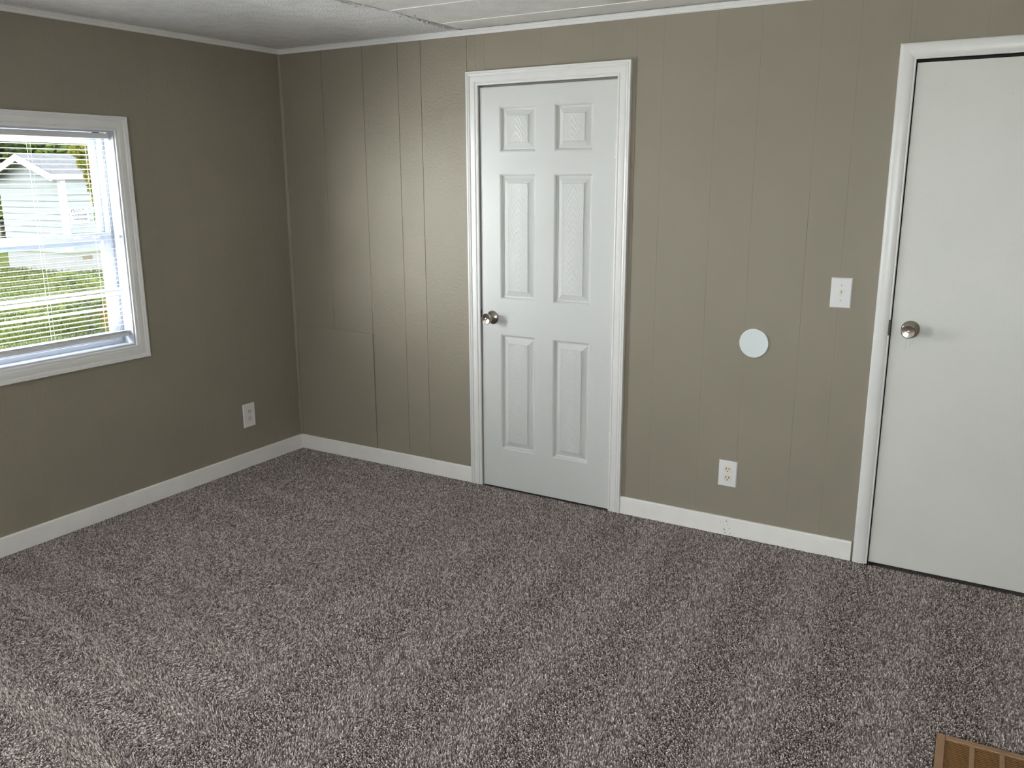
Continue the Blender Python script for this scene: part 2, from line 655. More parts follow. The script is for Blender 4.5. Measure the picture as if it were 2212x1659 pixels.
# scuffs where the two boards meet
for (x, z, s) in [(2.556, .066, .003), (2.562, .05, .0022), (2.548, .026, .004), (2.570, .034, .0025), (2.553, .012, .003), (2.531, .058, .002), (2.575, .012, .003)]:
    MB().lathe([(s, 0), (s * .7, .0004)], (x, -.0120, z), (0, -1, 0), 7).build('scuff', M['scuff'], bpy.data.objects['baseboard_back'])

# ------------------------------------------------------------------ doors


def knob(parent, a, z, y_face, gl):
    k = empty('door_knob', (a, y_face, z), parent)
    MB().lathe([(.0335, 0), (.0335, .003), (.031, .006), (.027, .0085), (.0165, .0125), (.0120, .018), (.0115, .030)],
               (a, y_face, z), (0, -1, 0), 32).build('rose', M['nickel'], k, smooth=True)
    MB().lathe([(.0115, .028), (.0135, .033), (.0205, .042), (.0255, .050), (.0268, .056), (.0262, .061), (.0225, .0645),
                (.0130, .0625), (.0055, .0615), (.0052, .0632), (.0035, .0640)],
               (a, y_face, z), (0, -1, 0), 36).build('knob_head', M['nickel'], k, smooth=True)
    return k


def jamb(parent, d, stop_y, mat):
    b = MB()
    a0, a1, zt = d['a0'], d['a1'], d['zt']
    b.box(a0 - .018, a0 - .0005, .0, .124, -.01, zt + .016)
    b.box(a1 + .0005, a1 + .018, .0, .124, -.01, zt + .016)
    b.box(a0 - .0005, a1 + .0005, .0, .124, zt, zt + .016)
    b.build('jamb', mat, parent)
    s = MB()
    s.box(a0 - .0005, a0 + .010, stop_y, stop_y + .03, -.01, zt)
    s.box(a1 - .010, a1 + .0005, stop_y, stop_y + .03, -.01, zt)
    s.box(a0 + .010, a1 - .010, stop_y, stop_y + .03, zt - .010, zt)
    s.build('door_stop', mat, parent)


door1 = empty('door_1', ((D1['a0'] + D1['a1']) / 2, 0, 0))
tag(door1, 'white six-panel door with embossed wood grain', None, None, 'structure')
SX0, SX1, SZ0, SZ1 = 1.2735, 1.9755, .0030, 1.9555
cols = [(1.3800, 1.5740), (1.6705, 1.8645)]
rows = [(.2090, .7980), (.9715, 1.5640), (1.6635, 1.8690)]
YF, YB = .003, .038
slab = empty('slab', ((SX0 + SX1) / 2, YF, SZ0), door1)
fr = MB()
zc = [SZ0, rows[0][0], rows[0][1], rows[1][0], rows[1][1], rows[2][0], rows[2][1], SZ1]
xc = [SX0, cols[0][0], cols[0][1], cols[1][0], cols[1][1], SX1]
for j in range(7):
    for i in range(5):
        if j % 2 == 1 and i in (1, 3):
            continue
        vertical = i in (0, 4) or (i == 2 and j % 2 == 1)
        fr.add([(xc[i], YF, zc[j]), (xc[i + 1], YF, zc[j]), (xc[i + 1], YF, zc[j + 1]), (xc[i], YF, zc[j + 1])],
               [(0, 1, 2, 3)], 0 if vertical else 1)
vs = [(x, y, z) for z in (SZ0, SZ1) for y in (YF, YB) for x in (SX0, SX1)]
fr.add(vs, [(0, 2, 3, 1), (4, 5, 7, 6), (2, 6, 7, 3), (0, 4, 6, 2), (1, 3, 7, 5)], 0)
o = fr.build('frame', [M['door_v'], M['door_h']], slab, fix=False)
bm = bmesh.new(); bm.from_mesh(o.data)
bmesh.ops.remove_doubles(bm, verts=bm.verts, dist=1e-5)
bmesh.ops.recalc_face_normals(bm, faces=bm.faces)
bm.to_mesh(o.data); bm.free()
STICK = [(0, 0), (.002, .0008), (.006, .0035), (.008, .0060), (.0095, .0145), (.014, .0160), (.019, .0150), (.0412, .0042), (.0425, .0012)]
for zi, (z0, z1) in enumerate(rows):
    for xi, (x0, x1) in enumerate(cols):
        b = MB()
        ringv = []
        for (u, dep) in STICK:
            ringv.append([(x0 + u, YF + dep, z0 + u), (x1 - u, YF + dep, z0 + u), (x1 - u, YF + dep, z1 - u), (x0 + u, YF + dep, z1 - u)])
        for r0, r1 in zip(ringv[:-1], ringv[1:]):
            b.add(r0 + r1, [(0, 1, 5, 4), (2, 3, 7, 6)], 1)
            b.add(r0 + r1, [(1, 2, 6, 5), (3, 0, 4, 7)], 0)
        b.add(ringv[-1], [(0, 1, 2, 3)], 2)
        holder = empty('raised_panel_origin', ((x0 + x1) / 2 + (-.012 if zi == 2 else .0), YF, z0), None)
        o = b.build('raised_panel', [M['door_v'], M['door_h'], M['door_c']], holder, fix=False)
        o.parent = slab
        o.location = holder.location - world_loc(slab)
        bpy.data.objects.remove(holder)
        bm = bmesh.new(); bm.from_mesh(o.data)
        bm.normal_update()
        for f in bm.faces:
            if f.normal.y > 0:
                f.normal_flip()
        bm.to_mesh(o.data); bm.free()
jamb(door1, D1, YB + .003, M['jamb_grey'])
casing(on_back, (D1['a0'] + .002, 0, D1['a1'] - .001, D1['zt'] - .001), COLONIAL, ('left', 'right', 'top'), M['trim'], door1, floor_z=0.0)
knob(door1, 1.3345, .8785, YF, 0)
b = MB()
b.box(D1['a0'] - .0005, D1['a0'] + .0015, .000, .034, .852, .911)
b.build('strike_plate', M['strike'], door1, bevel=.0004)
MB().box(SX0 - .001, SX0 + .0005, YF + .006, YB - .006, .862, .900).build('latch_plate', M['strike'], door1)
for (z0, z1) in ((1.628, 1.712), (.305, .392)):
    h = empty('hinge', (1.978, -.002, z0), door1)
    b = MB()
    n = 5
    dz = (z1 - z0) / n
    for k in range(n):
        b.lathe([(.0042, .0006), (.0048, .0012), (.0048, dz - .0012), (.0042, dz - .0006)], (1.9775, -.0012, z0 + k * dz), (0, 0, 1), 12)
    b.build('barrel', M['trim'], h, smooth=True)
    MB().box(1.9758, 1.9792, .000, .03, z0, z1).build('leaf', M['trim'], h)

door2 = empty('door_2', ((D2['a0'] + D2['a1']) / 2, 0, 0))
tag(door2, 'plain off-white flush door at right', None, None, 'structure')
Y2 = .004
MB().box(D2['a0'] + .0042, D2['a1'] - .004, Y2, Y2 + .035, .0085, 1.9440).build('slab', M['door_flat'], door2, bevel=.0012, seg=2)
jamb(door2, D2, Y2 + .038, M['dark'])  # jamb coloured near black, putting the shade of the gap into it
casing(on_back, (D2['a0'] + .001, 0, D2['a1'] - .001, D2['zt'] - .001), ROUND, ('left', 'right', 'top'), M['trim'], door2, floor_z=0.0)
knob(door2, 3.2150, .9795, Y2, 0)
MB().box(D2['a0'] - .0050, D2['a0'] + .0026, -.0100, .03, .952, 1.012).build('strike_plate', M['strike'], door2, bevel=.0008)  # dark box added to show the black gap at the latch
# paint runs under the knob, nail heads, drips on the flush door
for (x, z0, z1) in ((3.203, .905, .945), (3.2185, .912, .945), (3.226, .932, .945)):
    MB().lathe([(.0007, 0), (.0009, (z1 - z0) * .75), (.0016, z1 - z0 - .002), (.0008, z1 - z0)], (x, Y2 + .0002, z1), (0, 0, -1), 8).build('paint_run', M['door_flat'], door2, smooth=True)
for (x, z) in ((3.245, 1.865), (3.46, 1.825), (3.196, .915), (3.183, .84), (3.40, .42), (3.38, .36), (3.32, .80), (3.55, .62), (3.30, .30), (3.27, 1.45), (3.41, 1.22)):
    MB().lathe([(.0022, 0), (.0018, .0006), (.0008, .001)], (x, Y2, z), (0, -1, 0), 8).build('paint_drip', M['door_flat'], door2, smooth=True)

# ------------------------------------------------------------------ window


def window(n, P, a0, a1, label, out_sign=1):
    z0, z1 = WZ0, WZ1
    root = empty('window_%d' % n, P((a0 + a1) / 2, z0, 0))
    tag(root, label, None, None, 'structure')
    # jamb return
    b = MB()
    t = .011
    mapped_box(b, P, a0, a0 + t, z0, z1, -.125, .0)
    mapped_box(b, P, a1 - t, a1, z0, z1, -.125, .0)
    mapped_box(b, P, a0 + t, a1 - t, z1 - t, z1, -.125, .0)
    mapped_box(b, P, a0 + t, a1 - t, z0, z0 + t, -.125, .0)
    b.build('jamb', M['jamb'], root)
    A0, A1, Z0, Z1 = a0 + t, a1 - t, z0 + t, z1 - t

    def ringframe(name, r0, r1, w, h0, h1, parent=root, mat='vinyl', bev=.002):
        (x0, y0, x1, y1) = r0
        for nm, (p0, p1, q0, q1) in (('stile', (x0, x0 + w, y0, y1)), ('stile', (x1 - w, x1, y0, y1)),
                                     ('rail', (x0 + w, x1 - w, y0, y0 + r1[0])), ('rail', (x0 + w, x1 - w, y1 - r1[1], y1))):
            c = MB()
            mapped_box(c, P, p0, p1, q0, q1, h0, h1)
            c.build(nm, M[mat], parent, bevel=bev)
    fr = empty('outer_frame', P((a0 + a1) / 2, z0, -.1), root)
    ringframe('f', (A0, Z0, A1, Z1), (.022, .022), .020, -.122, -.072, fr)
    # thin track ribs of the frame
    for aa in (A0 + .006, A0 + .013, A1 - .006, A1 - .013):
        c = MB()
        mapped_box(c, P, aa - .001, aa + .001, Z0 + .022, Z1 - .022, -.072, -.067)
        c.build('track_rib', M['vinyl'], fr)
    zm = (Z0 + Z1) / 2 + .008
    us = empty('upper_sash', P((a0 + a1) / 2, zm, -.112), root)
    ringframe('u', (A0 + .020, zm - .028, A1 - .020, Z1 - .022), (.030, .026), .028, -.120, -.102, us)
    c = MB(); mapped_box(c, P, A0 + .048, A1 - .048, zm + .002, Z1 - .048, -.112, -.109); c.build('pane', M['glass'], us, fix=True)
    ls = empty('lower_sash', P((a0 + a1) / 2, Z0 + .022, -.09), root)
    ringframe('l', (A0 + .018, Z0 + .022, A1 - .018, zm + .030), (.036, .036), .034, -.100, -.076, ls)
    c = MB(); mapped_box(c, P, A0 + .052, A1 - .052, Z0 + .058, zm - .006, -.090, -.087); c.build('pane', M['glass'], ls, fix=True)
    # sash lock and tilt latches on the meeting rail
    am = (a0 + a1) / 2
    c = MB(); mapped_box(c, P, am - .03, am + .03, zm + .030, zm + .036, -.094, -.078); c.build('sash_lock', M['vinyl'], ls, bevel=.001)
    for aa in (A1 - .085, A0 + .085, A1 - .175, A0 + .175):
        c = MB(); mapped_box(c, P, aa - .022, aa + .022, zm + .008, zm + .014, -.076, -.073); c.build('tilt_latch', M['slat'], ls, bevel=.001)
    casing(P, (a0 + .004, z0 + .004, a1 - .004, z1 - .004), COLONIAL, ('left', 'right', 'top', 'bottom'), M['trim'], root)
    return root


window(1, on_left, WIN1[0], WIN1[1], 'white vinyl sash window behind the mini blind')
window(2, on_left, ADDED_WIN2[0], ADDED_WIN2[1], 'second sash window in the same wall')
window(3, on_rear, ADDED_WIN3[0], ADDED_WIN3[1], 'sash window behind the camera')

# mini blind on window 1
blind = empty('mini_blind', (-.036, (WIN1[0] + WIN1[1]) / 2, WZ0 + .045))
tag(blind, 'white mini blind with open slats hanging in the window', 'blind')
BA0, BA1 = WIN1[0] + .020, WIN1[1] - .0135
BX = -.036
hd = MB()
hd.box(BX - .0125, BX + .0125, BA0, BA1 + .002, 1.7225, 1.7455)
hd.build('headrail', M['slat'], blind, bevel=.0015)
for yy_ in (BA1 - .055, BA0 + .055):
    MB().box(BX - .010, BX + .010, yy_ - .012, yy_ + .012, 1.7456, WZ1 - .0112).build('bracket', M['strike'], blind)


def slat_mesh():
    b = MB()
    n = 6
    T = .0006
    top, bot = [], []
    for i in range(n + 1):
        u = -.0125 + .025 * i / n
        zz = .0016 * (1 - (u / .0125) ** 2)
        top.append((u, zz + T / 2)); bot.append((u, zz - T / 2))
    loop = top + bot[::-1]
    L = BA1 - BA0
    b.prism([(u, -L / 2, z) for u, z in loop], [(u, L / 2, z) for u, z in loop])
    return b


first = None
z = 1.7130
odd = {1.055: 30, 1.034: 34, .972: 22}
nsl = 0
while z > .868:
    if first is None:
        first = slat_mesh().build('slat', M['slat'], None, smooth=True)
        s = first
    else:
        s = first.copy(); COL.objects.link(s)
    s.parent = blind
    tilt = -1.6 + random.gauss(0, .7)
    for zo, t in odd.items():
        if abs(z - zo) < .0104:
            tilt = t
    s.location = Vector((BX, (BA0 + BA1) / 2, z)) - blind.location
    s.rotation_euler = (random.gauss(0, .0006), math.radians(tilt), 0)
    z -= .0207
    nsl += 1
zb = .8460
b = MB()
b.box(BX - .0125, BX + .0125, BA0, BA1, zb - .016, zb)
b.build('bottom_rail', M['slat'], blind, bevel=.003, seg=2)
for k in range(3):
    s = first.copy(); COL.objects.link(s); s.parent = blind
    s.location = Vector((BX, (BA0 + BA1) / 2, zb + .003 + k * .0034)) - blind.location
for ya in (-1.150, -1.412, -1.690):
    for dx in (-.0135, .0135):
        MB().tube([(BX + dx, ya, 1.723), (BX + dx, ya, zb)], .00045, 5).build('ladder_cord', M['cord'], blind)
    MB().tube([(BX + .012, ya + .001, 1.723), (BX + .012, ya + .001, zb)], .0006, 5).build('lift_cord', M['cord'], blind)
    MB().lathe([(.007, 0), (.007, .002), (.004, .003)], (BX + .0125, ya, zb - .006), (1, 0, 0), 12).build('cord_button', M['ivory'], blind)
    MB().tube([(BX + .013, ya, zb - .010), (BX + .014, ya + .006, zb - .022), (BX + .0135, ya + .010, zb - .034)], .0006, 5).build('cord_end', M['cord'], blind)

# paper label stuck on the upper pane
stk = empty('window_sticker', (-.1082, -1.175, 1.3380))
tag(stk, 'small printed paper label stuck on the upper window pane', 'sticker')
SY0, SY1, SZa, SZb = -1.2180, -1.1290, 1.3380, 1.4230
MB().box(-.1088, -.1082, SY0, SY1, SZa, SZb).build('paper', M['sticker'], stk)
ink = MB()


def stroke(y0, y1, z0, z1):
    ink.box(-.1082, -.1080, y0, y1, z0, z1)


for (zz, h, y0, y1) in [(1.4120, .0042, -1.192, -1.172), (1.4140, .0042, -1.165, -1.150), (1.4060, .0038, -1.193, -1.160), (1.3965, .0018, -1.193, -1.135),
                        (1.3890, .0055, -1.196, -1.140), (1.3845, .0018, -1.214, -1.150), (1.3700, .0062, -1.205, -1.137), (1.3635, .0020, -1.208, -1.140),
                        (1.3565, .0042, -1.197, -1.183), (1.3555, .0020, -1.165, -1.150), (1.3500, .0022, -1.214, -1.133), (1.3462, .0022, -1.214, -1.133), (1.3424, .0022, -1.214, -1.150)]:
    y = y0
    while y < y1:
        w = random.uniform(.003, .009) if h > .003 else random.uniform(.002, .006)
        stroke(y, min(y + w, y1), zz, zz + h * random.uniform(.7, 1))
        y += w + random.uniform(.0010, .002)
stroke(-1.214, -1.198, 1.3895, 1.3925)
ink.build('print', M['ink'], stk)
lg = MB()
nseg = 28
rin, rout = [], []
for k in range(nseg):
    t = 2 * PI * k / nseg
    rin.append((math.cos(t) * .0045, math.sin(t) * .0052))
    cx, cz = math.cos(t), math.sin(t)
    m = max(abs(cx), abs(cz)) if cz < 0 else 1
    rout.append((cx / m * .0085, cz / m * .0088))
vs = [(-.1080, -1.2055 + y, 1.4085 + z) for y, z in rin] + [(-.1080, -1.2055 + y, 1.4085 + z) for y, z in rout]
vs += [(-.1082, y, z) for x, y, z in vs]
fs = []
for k in range(nseg):
    k2 = (k + 1) % nseg
    fs += [(k, k2, nseg + k2, nseg + k), (nseg + k, nseg + k2, 3 * nseg + k2, 3 * nseg + k), (k2, k, 2 * nseg + k, 2 * nseg + k2)]
lg.add(vs, fs).build('round_emblem', M['ink'], stk)

# ------------------------------------------------------------------ electrical plates and the round cover


def plate(P, a0, a1, z0, z1, parent, mat):
    e = .0038
    t = .0058
    A = [P(a0, z0, 0), P(a1, z0, 0), P(a1, z1, 0), P(a0, z1, 0)]
    A2 = [P(a0, z0, .0012), P(a1, z0, .0012), P(a1, z1, .0012), P(a0, z1, .0012)]
    B = [P(a0 + e, z0 + e, t), P(a1 - e, z0 + e, t), P(a1 - e, z1 - e, t), P(a0 + e, z1 - e, t)]
    vs = A + A2 + B
    fs = [(0, 1, 2, 3), (8, 9, 10, 11)]
    for k in range(4):
        k2 = (k + 1) % 4
        fs += [(k, k2, 4 + k2, 4 + k), (4 + k, 4 + k2, 8 + k2, 8 + k)]
    return MB().add(vs, fs).build('cover_plate', mat, parent, bevel=.0004)


def outlet(P, a0, a1, z0, z1, label, axis):
    root = empty('wall_outlet', P((a0 + a1) / 2, z0, 0))
    tag(root, label, 'outlet', 'outlets low on the walls')
    plate(P, a0, a1, z0, z1, root, M['plastic'])
    ac, zc_ = (a0 + a1) / 2, (z0 + z1) / 2
    for s in (1, -1):
        cz = zc_ + s * .0195
        pts = []
        for k in range(24):
            t = 2 * PI * k / 24
            pts.append((ac + .0172 * math.cos(t), cz + max(-.0145, min(.0145, .0172 * math.sin(t)))))
        r = empty('receptacle', P(ac, cz, .0055), root)
        MB().prism([P(a, z, .0052) for a, z in pts], [P(a, z, .0074) for a, z in pts]).build('face', M['ivory'], r, bevel=.0004)
        for (da, w, h) in ((-.0064, .0019, .0082), (.0064, .0019, .0068)):
            c = MB(); mapped_box(c, P, ac + da - w, ac + da + w, cz + .0042 - h / 2, cz + .0042 + h / 2, .0070, .0077); c.build('slot', M['slot'], r)
        MB().lathe([(.0026, 0), (.0026, .0004)], P(ac, cz - .0076, .0074), axis, 12).build('ground_hole', M['dark'], r)
    MB().lathe([(.0024, 0), (.0020, .0012), (.0008, .0015)], P(ac, zc_, .0056), axis, 12).build('screw', M['ivory'], root)


outlet(on_back, 2.5056, 2.5880, .2240, .3427, 'white duplex outlet on the wall between the two doors', (0, -1, 0))
outlet(on_left, -.4325, -.3495, .2235, .3535, 'white duplex outlet on the darker wall below the window', (1, 0, 0))

sw = empty('light_switch', (2.954, 0, 1.1035))
tag(sw, 'white toggle light switch beside the flush door', 'light switch')
plate(on_back, 2.9140, 2.9940, 1.0438, 1.1628, sw, M['plastic'])
MB().box(2.9487, 2.9593, -.0064, -.0050, 1.0915, 1.1150).build('toggle_frame', M['ivory'], sw)
MB().prism([(2.9508, -.0060, 1.1010), (2.9572, -.0060, 1.1010), (2.9572, -.0060, 1.1125), (2.9508, -.0060, 1.1125)],
           [(2.9518, -.0165, 1.1092), (2.9562, -.0165, 1.1092), (2.9562, -.0165, 1.1150), (2.9518, -.0165, 1.1150)]).build('toggle', M['ivory'], sw, bevel=.0006)
for zz in (1.0735, 1.1335):
    MB().lathe([(.0026, 0), (.0022, .0010), (.0009, .0013)], (2.954, -.0057, zz), (0, -1, 0), 12).build('screw', M['vinyl'], sw, smooth=True)

dc = MB().lathe([(.0612, 0), (.0612, .0035), (.0606, .0052), (.0590, .0062), (.0560, .0058), (.0300, .0058), (.0020, .0058)], (2.6255, 0, .8717), (0, -1, 0), 64).build('round_wall_cover', M['disc'], None, smooth=True)
tag(dc, 'round pale white blank cover on the wall between the doors', 'wall cover')

pp = MB()
pp.box(.0215, .5720, -.0050, .0, .0835, .7300)
pp = pp.build('wall_access_panel', M['wall'], None, bevel=.0014, seg=2)
tag(pp, 'smooth greige painted panel patched over the wall in the corner', 'wall panel')

# ------------------------------------------------------------------ floor vent
VC = Vector((3.5067, -1.0917, 0))
vent = empty('floor_vent', VC)
vent.rotation_euler = (0, 0, math.radians(2.6))
tag(vent, 'brown metal floor register set in the carpet', 'floor vent')
VW, VL, VT = .252, .305, .0075
o0 = VC


def vbox(name, x0, x1, y0, y1, z0, z1, mat, bev=0.0):
    b = MB()
    b.box(o0.x + x0, o0.x + x1, o0.y + y0, o0.y + y1, z0, z1)
    return b.build(name, mat, vent, bevel=bev)


bd = .023
cw = (VW - 2 * bd - 2 * .0125) / 3
vbox('flange', 0, bd, -VL, 0, -.008, VT, M['vent'], .0022)
vbox('flange', VW - bd, VW, -VL, 0, -.008, VT, M['vent'], .0022)
vbox('flange', bd, VW - bd, -bd, 0, -.008, VT, M['vent'], .0022)
vbox('flange', bd, VW - bd, -VL, -VL + bd, -.008, VT, M['vent'], .0022)
for k in (1, 2):
    x = bd + k * cw + (k - 1) * .0125
    vbox('divider', x, x + .0125, -VL + bd, -bd, -.004, VT - .0005, M['vent'], .001)
vbox('damper', bd, VW - bd, -VL + bd, -bd, -.0085, -.0075, M['vent_dark'])  # dark sheet under the louvres stands in for shade in the duct
src = None
for k in range(3):
    x = bd + k * (cw + .0125)
    y = -bd - .005
    while y > -VL + bd + .004:
        if src is None:
            b = MB()
            x0, y0 = o0.x + x, o0.y + y
            A = [(x0, y0 + .0016, VT - .0022), (x0, y0 - .0016, VT - .0034), (x0, y0 - .0018, VT - .0024), (x0, y0 + .0014, VT - .0012)]
            b.prism(A, [(px + cw, py, pz) for px, py, pz in A])
            src = b.build('louvre', M['vent_louvre'], vent)
            base = (x, y)
        else:
            share(src, (x - base[0], y - base[1], 0), vent)
        y -= .0080

# ------------------------------------------------------------------ carpet pile
S = .0043
gx = np.arange(.0135, XR - .005, S)
gy = np.arange(-.0135, -3.05, -S)
X, Y = np.meshgrid(gx, gy)
X = X.ravel() + rng.uniform(-.45, .45, X.size) * S
Y = Y.ravel() + rng.uniform(-.45, .45, Y.size) * S
lim = np.where(X < 1.35, -1.8 - .56 * X - .5, -2.54 + .595 * np.minimum(X - 1.35, 2.4) - .5)
keep = (Y > lim) & (X > .0125) & (Y < -.0125)
# keep clear of casings and the vent
ca, sa = math.cos(math.radians(2.6)), math.sin(math.radians(2.6))
lx = (X - VC.x) * ca + (Y - VC.y) * sa
ly = -(X - VC.x) * sa + (Y - VC.y) * ca
keep &= ~((lx > -.002) & (lx < VW + .002) & (ly < .002) & (ly > -VL - .002))
X, Y = X[keep], Y[keep]


def wob(a, b, s):
    return (np.sin(a * 7.1 + s) + np.sin(b * 5.3 + 2.1 * s) + np.sin((a + b) * 3.7 + s * s)) / 3


# vacuum strokes: across the room beside the window wall, towards the back wall elsewhere
mixw = 1 / (1 + np.exp((X + .25 * Y - 1.15 + .12 * wob(X, Y, 1.0)) / .07))
ph1 = (Y + .13 * X + .035 * wob(X * .6, Y * .6, 2.0)) / .262
ph2 = (X + .05 * Y + .05 * wob(X * .5, Y * .5, 3.0)) / .36
saw1 = np.clip(np.sin(2 * PI * ph1) * 1.6 + .9 * np.exp(-((ph1 % 1 - .5) / .11) ** 2), -1, 1.6)
saw2 = np.clip(np.sin(2 * PI * ph2) * 1.5, -1, 1)
base_lean = .66
wallw = np.clip(np.minimum(X - .0125, -Y - .0125) / .07, 0, 1)
lx1 = 1.15 * base_lean * saw1 * mixw * wallw + rng.normal(0, .22, X.size)
ly1 = .68 * base_lean * saw2 * (1 - mixw) * wallw + rng.normal(0, .22, X.size)
rotv = np.stack([-ly1, lx1, rng.uniform(0, 2 * PI, X.size)], 1)
# small axis-angle approximations are enough: euler XYZ with spin first
scl = rng.uniform(.78, 1.22, X.size)
me = bpy.data.meshes.new('carpet_pile')
me.vertices.add(X.size)
co = np.stack([X, Y, np.full(X.size, -.0095) + rng.normal(0, .0007, X.size)], 1).astype(np.float32)
me.vertices.foreach_set('co', co.ravel())
a = me.attributes.new('lean', 'FLOAT_VECTOR', 'POINT')
spin = rotv[:, 2]
# euler XYZ applies X, then Y, then Z: express the lean in the spun frame
c_, s_ = np.cos(-spin), np.sin(-spin)
tx = rotv[:, 0] * c_ - rotv[:, 1] * s_
ty = rotv[:, 0] * s_ + rotv[:, 1] * c_
a.data.foreach_set('vector', np.stack([tx, ty, spin], 1).astype(np.float32).ravel())
a = me.attributes.new('size', 'FLOAT', 'POINT')
a.data.foreach_set('value', scl.astype(np.float32))
me.update()
pile = bpy.data.objects.new('carpet_pile', me)
COL.objects.link(pile)
me.materials.append(M['tuft'])
tag(pile, 'short greige cut pile of the carpet with vacuum tracks', 'carpet', None, 'stuff')
ng = bpy.data.node_groups.new('carpet_pile', 'GeometryNodeTree')
ng.interface.new_socket('Geometry', in_out='INPUT', socket_type='NodeSocketGeometry')
ng.interface.new_socket('Geometry', in_out='OUTPUT', socket_type='NodeSocketGeometry')
N = ng.nodes
gi, go = N.new('NodeGroupInput'), N.new('NodeGroupOutput')
cone = N.new('GeometryNodeMeshCone')
cone.fill_type = 'NGON'
cone.inputs['Vertices'].default_value = 6
cone.inputs['Radius Top'].default_value = .00150
cone.inputs['Radius Bottom'].default_value = .00205
cone.inputs['Depth'].default_value = .0100
sm = N.new('GeometryNodeSetMaterial')
sm.inputs['Material'].default_value = M['tuft']
iop = N.new('GeometryNodeInstanceOnPoints')
na = N.new('GeometryNodeInputNamedAttribute'); na.data_type = 'FLOAT_VECTOR'; na.inputs['Name'].default_value = 'lean'
nb = N.new('GeometryNodeInputNamedAttribute'); nb.data_type = 'FLOAT'; nb.inputs['Name'].default_value = 'size'
e2r = N.new('FunctionNodeEulerToRotation')
L = ng.links.new
L(gi.outputs[0], iop.inputs['Points'])
L(cone.outputs['Mesh'], sm.inputs['Geometry'])
L(sm.outputs['Geometry'], iop.inputs['Instance'])
L(na.outputs['Attribute'], e2r.inputs[0])
L(e2r.outputs[0], iop.inputs['Rotation'])
L(nb.outputs['Attribute'], iop.inputs['Scale'])
L(iop.outputs['Instances'], go.inputs[0])
md = pile.modifiers.new('pile', 'NODES')
md.node_group = ng

# ------------------------------------------------------------------ outside
GZ = -.70
ground = empty('ground', (-10, 4, GZ))
tag(ground, 'lawn outside the window', None, None, 'structure')
MB().box(-60, 12, -40, 50, GZ - .3, GZ).build('soil', M['grass'], ground)
nb_ = 26000
bx = -2.0 - rng.uniform(0, 1, nb_) ** 1.3 * 17
by = (-1.3 - .48 * (bx + .1)) + rng.uniform(-2.2, 3.0, nb_) * (.35 + .06 * -bx)
h = rng.uniform(.05, .12, nb_)
ang = rng.uniform(0, 2 * PI, nb_)
w = .012
V = np.zeros((nb_, 3, 3))
V[:, 0] = np.stack([bx - np.cos(ang) * w, by - np.sin(ang) * w, np.full(nb_, GZ)], 1)
V[:, 1] = np.stack([bx + np.cos(ang) * w, by + np.sin(ang) * w, np.full(nb_, GZ)], 1)
V[:, 2] = np.stack([bx + rng.normal(0, .03, nb_), by + rng.normal(0, .03, nb_), GZ + h], 1)
me = bpy.data.meshes.new('grass_blades')
V -= np.array([-10, 4, GZ])
me.from_pydata(V.reshape(-1, 3).tolist(), [], np.arange(nb_ * 3).reshape(-1, 3).tolist())
me.materials.append(M['blade'])
o = bpy.data.objects.new('grass_blades', me)
COL.objects.link(o)
o.parent = ground
o['kind'] = 'stuff'

# gabled neighbour house: corner nearest the camera at (HX, HY)
HX, HY, HW, HL = -16.72, 9.20, 2.64, 9.0
ZE, ZP = 1.64, 2.10
house = empty('house', (HX, HY, GZ))
tag(house, 'pale gabled house with grey shingle roof beyond the lawn', 'house')
MB().box(HX - HW + .03, HX - .03, HY + .03, HY + HL, GZ, ZE).build('wall', M['siding'], house)
bw_ = .155
zs = -.21
rows_ = []
while zs < ZE - .02:
    rows_.append((zs, min(zs + bw_, ZE)))
    zs += bw_
XM = HX - HW / 2
for (q0, q1) in rows_:
    MB().prism([(HX, HY, q1), (HX, HY + HL, q1), (HX - .03, HY + HL, q1), (HX - .03, HY, q1)],
               [(HX + .018, HY, q0), (HX + .018, HY + HL, q0), (HX - .03, HY + HL, q0), (HX - .03, HY, q0)]).build('siding_board', M['siding'], house)
    MB().prism([(HX - HW, HY, q1), (HX, HY, q1), (HX, HY + .03, q1), (HX - HW, HY + .03, q1)],
               [(HX - HW, HY - .018, q0), (HX, HY - .018, q0), (HX, HY + .03, q0), (HX - HW, HY + .03, q0)]).build('siding_board', M['siding'], house)
q0 = ZE
while q0 < ZP - .06:
    q1 = min(q0 + bw_, ZP - .02)
    k0 = (HW / 2) * (ZP - q0) / (ZP - ZE)
    k1 = (HW / 2) * (ZP - q1) / (ZP - ZE)
    MB().prism([(XM - k0, HY - .018, q0), (XM + k0, HY - .018, q0), (XM + k1, HY, q1), (XM - k1, HY, q1)],
               [(XM - k0, HY + .03, q0), (XM + k0, HY + .03, q0), (XM + k1, HY + .03, q1), (XM - k1, HY + .03, q1)]).build('siding_board', M['siding'], house)
    q0 = q1
MB().box(HX - HW - .01, HX + .012, HY - .012, HY + HL, GZ, -.215).build('skirting', M['skirt'], house)
MB().box(HX - HW, HX + .03, HY - .03, HY + HL, -.235, -.205).build('skirt_trim', M['soffit'], house)
MB().box(HX - .10, HX + .035, HY - .035, HY + .10, -.2, ZE).build('corner_board', M['white_ext'], house)
vt = MB().box(HX + .012, HX + .030, 9.55, 9.79, -.390, -.290).build('crawl_vent', M['ext_vent'], house)
OV = .25
sl = (ZP - ZE) / (HW / 2)
